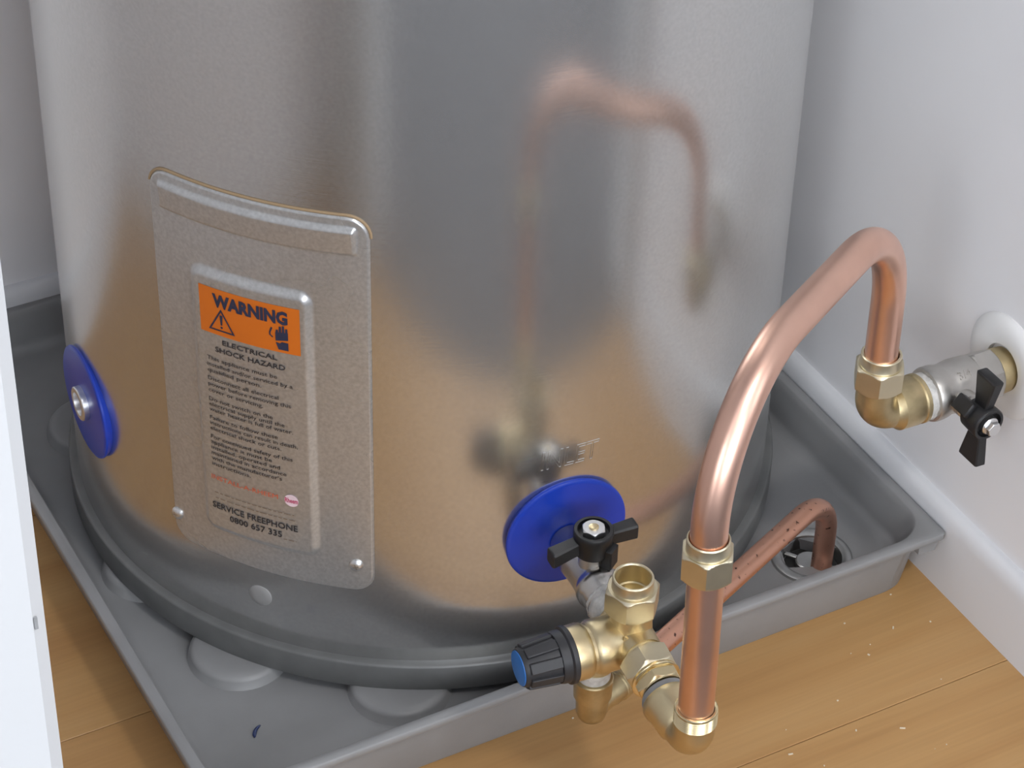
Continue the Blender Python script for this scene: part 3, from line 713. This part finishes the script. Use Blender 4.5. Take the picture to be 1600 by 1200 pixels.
mb = MB(); mb.lathe(wl(0), XN, [(0.0006, 0.0140), (0.0016, 0.0158), (0.0100, 0.0162), (0.0128, 0.0158), (0.0128, 0.0140)], 48); mb.build('end_ring', 'brass_dull', wv)
mb = MB(); mb.lathe(wl(0), XN, [(0.0668, 0.0158), (0.0690, 0.0166), (0.0745, 0.0163), (0.0765, 0.0150)], 44)
for v in mb.v:
    c = wl(0) + XN * (v - wl(0)).dot(XN); d = v - c; v += d.normalized() * random.uniform(-0.0006, 0.0006)
mb.build('thread_tape', 'tape', wv, sharp=80)
mb = MB(); mb.lathe(wl(0.0485), YN, [(0.010, 0.0095), (0.0230, 0.0092), (0.0240, 0.0080), (0.0330, 0.0080)], 32); mb.build('gland', 'nickel', wv)
butterfly(wv, wl(0.0485), YN, Vector((0.06, 0, 1)), 'bolt', 0.0100, 0.0042, 0.0345, 0.0275, 0.0455, 0.0120, prong=1.0, bolt='bolt', neck=0.62)
V_, F_ = text_mesh('3/4', 0.0085, 0.0, 0.0003, 2)
xm = (min(v.x for v in V_) + max(v.x for v in V_)) / 2
mb = MB(); rad = 0.0191; vs = []
for v in V_:
    a = R(48) - v.y / rad                      # round the barrel, from the top towards the camera
    s_ = 0.0440 - (v.x - xm)
    vs.append(wl(s_) + (Z * math.sin(a + R(0)) * 1 + YN * math.cos(a)) * 0 + (Z * math.cos(R(38) - v.y / rad) + YN * math.sin(R(38) - v.y / rad)) * (rad - 0.0002 + v.z))
mb.add(vs, F_); mb.build('size_lettering', 'nickel', wv, smooth=False)

we = thing('wall_elbow', tuple(WE - Z * 0.0160), 'brass compression elbow hanging under the copper arch', 'pipe fitting')
mb = MB(); elbow_body(mb, WE, -XN, Z, 0.0136, 0.020, 0.026)
mb.lathe(WE, -XN, [(0.0110, 0.0135), (0.0140, 0.0146), (0.0165, 0.0168), (0.0300, 0.0172), (0.0312, 0.0166), (0.0326, 0.0166), (0.0336, 0.0174), (0.0362, 0.0174), (0.0372, 0.0164), (0.0372, 0.0130)], 52)
mb.build('elbow_body', 'brass_dull', we, sharp=35)
wn_ = comp_nut('compression_nut', we, WE, Z, 0.0235, 0.0185, 0.0085, 0.0177, 0.01135, X, R(2), 'nut', col_r=0.0136)

esc = thing('wall_cover_plate', tuple(WP + XN * 0.0), 'white domed cover plate round the wall pipe', 'cover plate')
mb = MB(); mb.lathe(WP + Z * 0.002, XN, [(0.0, 0.0385), (0.0010, 0.0385), (0.0024, 0.0370), (0.0044, 0.0330), (0.0052, 0.0290), (0.0050, 0.0220), (0.0040, 0.0172), (0.0002, 0.0170)], 64, False, False)
mb.build('dome', 'whiteplastic', esc, sharp=60)

# ------------------------------------------------------------------ small debris
sh = MB(); c = Vector((-0.2345, -0.2125, ZF + 0.0009))
sh.tube([c + Vector((-0.0036 + 0.0011 * k + 0.0004 * (k - 3.5) ** 2 / 4, -0.0045 + 0.0012 * k - 0.0003 * (k - 3.5) ** 2 / 4, 0)) for k in range(8)], [0.0007, 0.0012, 0.0014, 0.0014, 0.0013, 0.0011, 0.0009, 0.0005], 8)
so = sh.build('plastic_shaving', 'shaving', None, tuple(c - Vector((0, 0, 0.0009)))); tag(so, 'tiny dark blue curled shaving lying on the grey tray', 'shaving')
dm = MB(); rnd = random.Random(3)
def floor_speck(x, y, z, l, a):
    Xd = Vector((math.cos(a), math.sin(a), 0)); Yd = Vector((-Xd.y, Xd.x, 0)); dm.box(Vector((x, y, z + 0.0004)), (l, min(l, 0.0005), 0.0003), (Xd, Yd, Z))
for x, y, l, a in ((0.226, -0.309, 0.0013, 0.9), (0.197, -0.289, 0.0006, 0.2), (0.254, -0.316, 0.0006, 1.5), (0.194, -0.324, 0.0009, 2.0), (0.148, -0.352, 0.0006, 0), (0.143, -0.382, 0.0007, 1), (0.173, -0.395, 0.0019, 2.6), (0.090, -0.380, 0.0017, 2.9), (0.245, -0.279, 0.0006, 0), (-0.026, -0.282, 0.0007, 0.4)):
    floor_speck(x, y, 0.0, l, a)
for _ in range(8): floor_speck(rnd.uniform(0.05, 0.26), rnd.uniform(-0.43, -0.30), 0.0, rnd.uniform(0.0002, 0.0004), rnd.uniform(0, 3))
so = dm.build('floor_crumbs', 'speck', None, (0, 0, 0), smooth=False); tag(so, 'pale crumbs scattered on the timber floor', 'crumbs', kind='stuff')

# ------------------------------------------------------------------ lamp in the room
lamp = thing('ceiling_lamp', (0.10, -1.75, 2.312), 'round white ceiling lamp in the room outside', 'lamp')
mb = MB(); mb.lathe((0.10, -1.75, 2.312), Z, [(0.0, 0.150), (0.05, 0.150), (0.088, 0.120)], 40); mb.build('diffuser', 'lampglass', lamp)
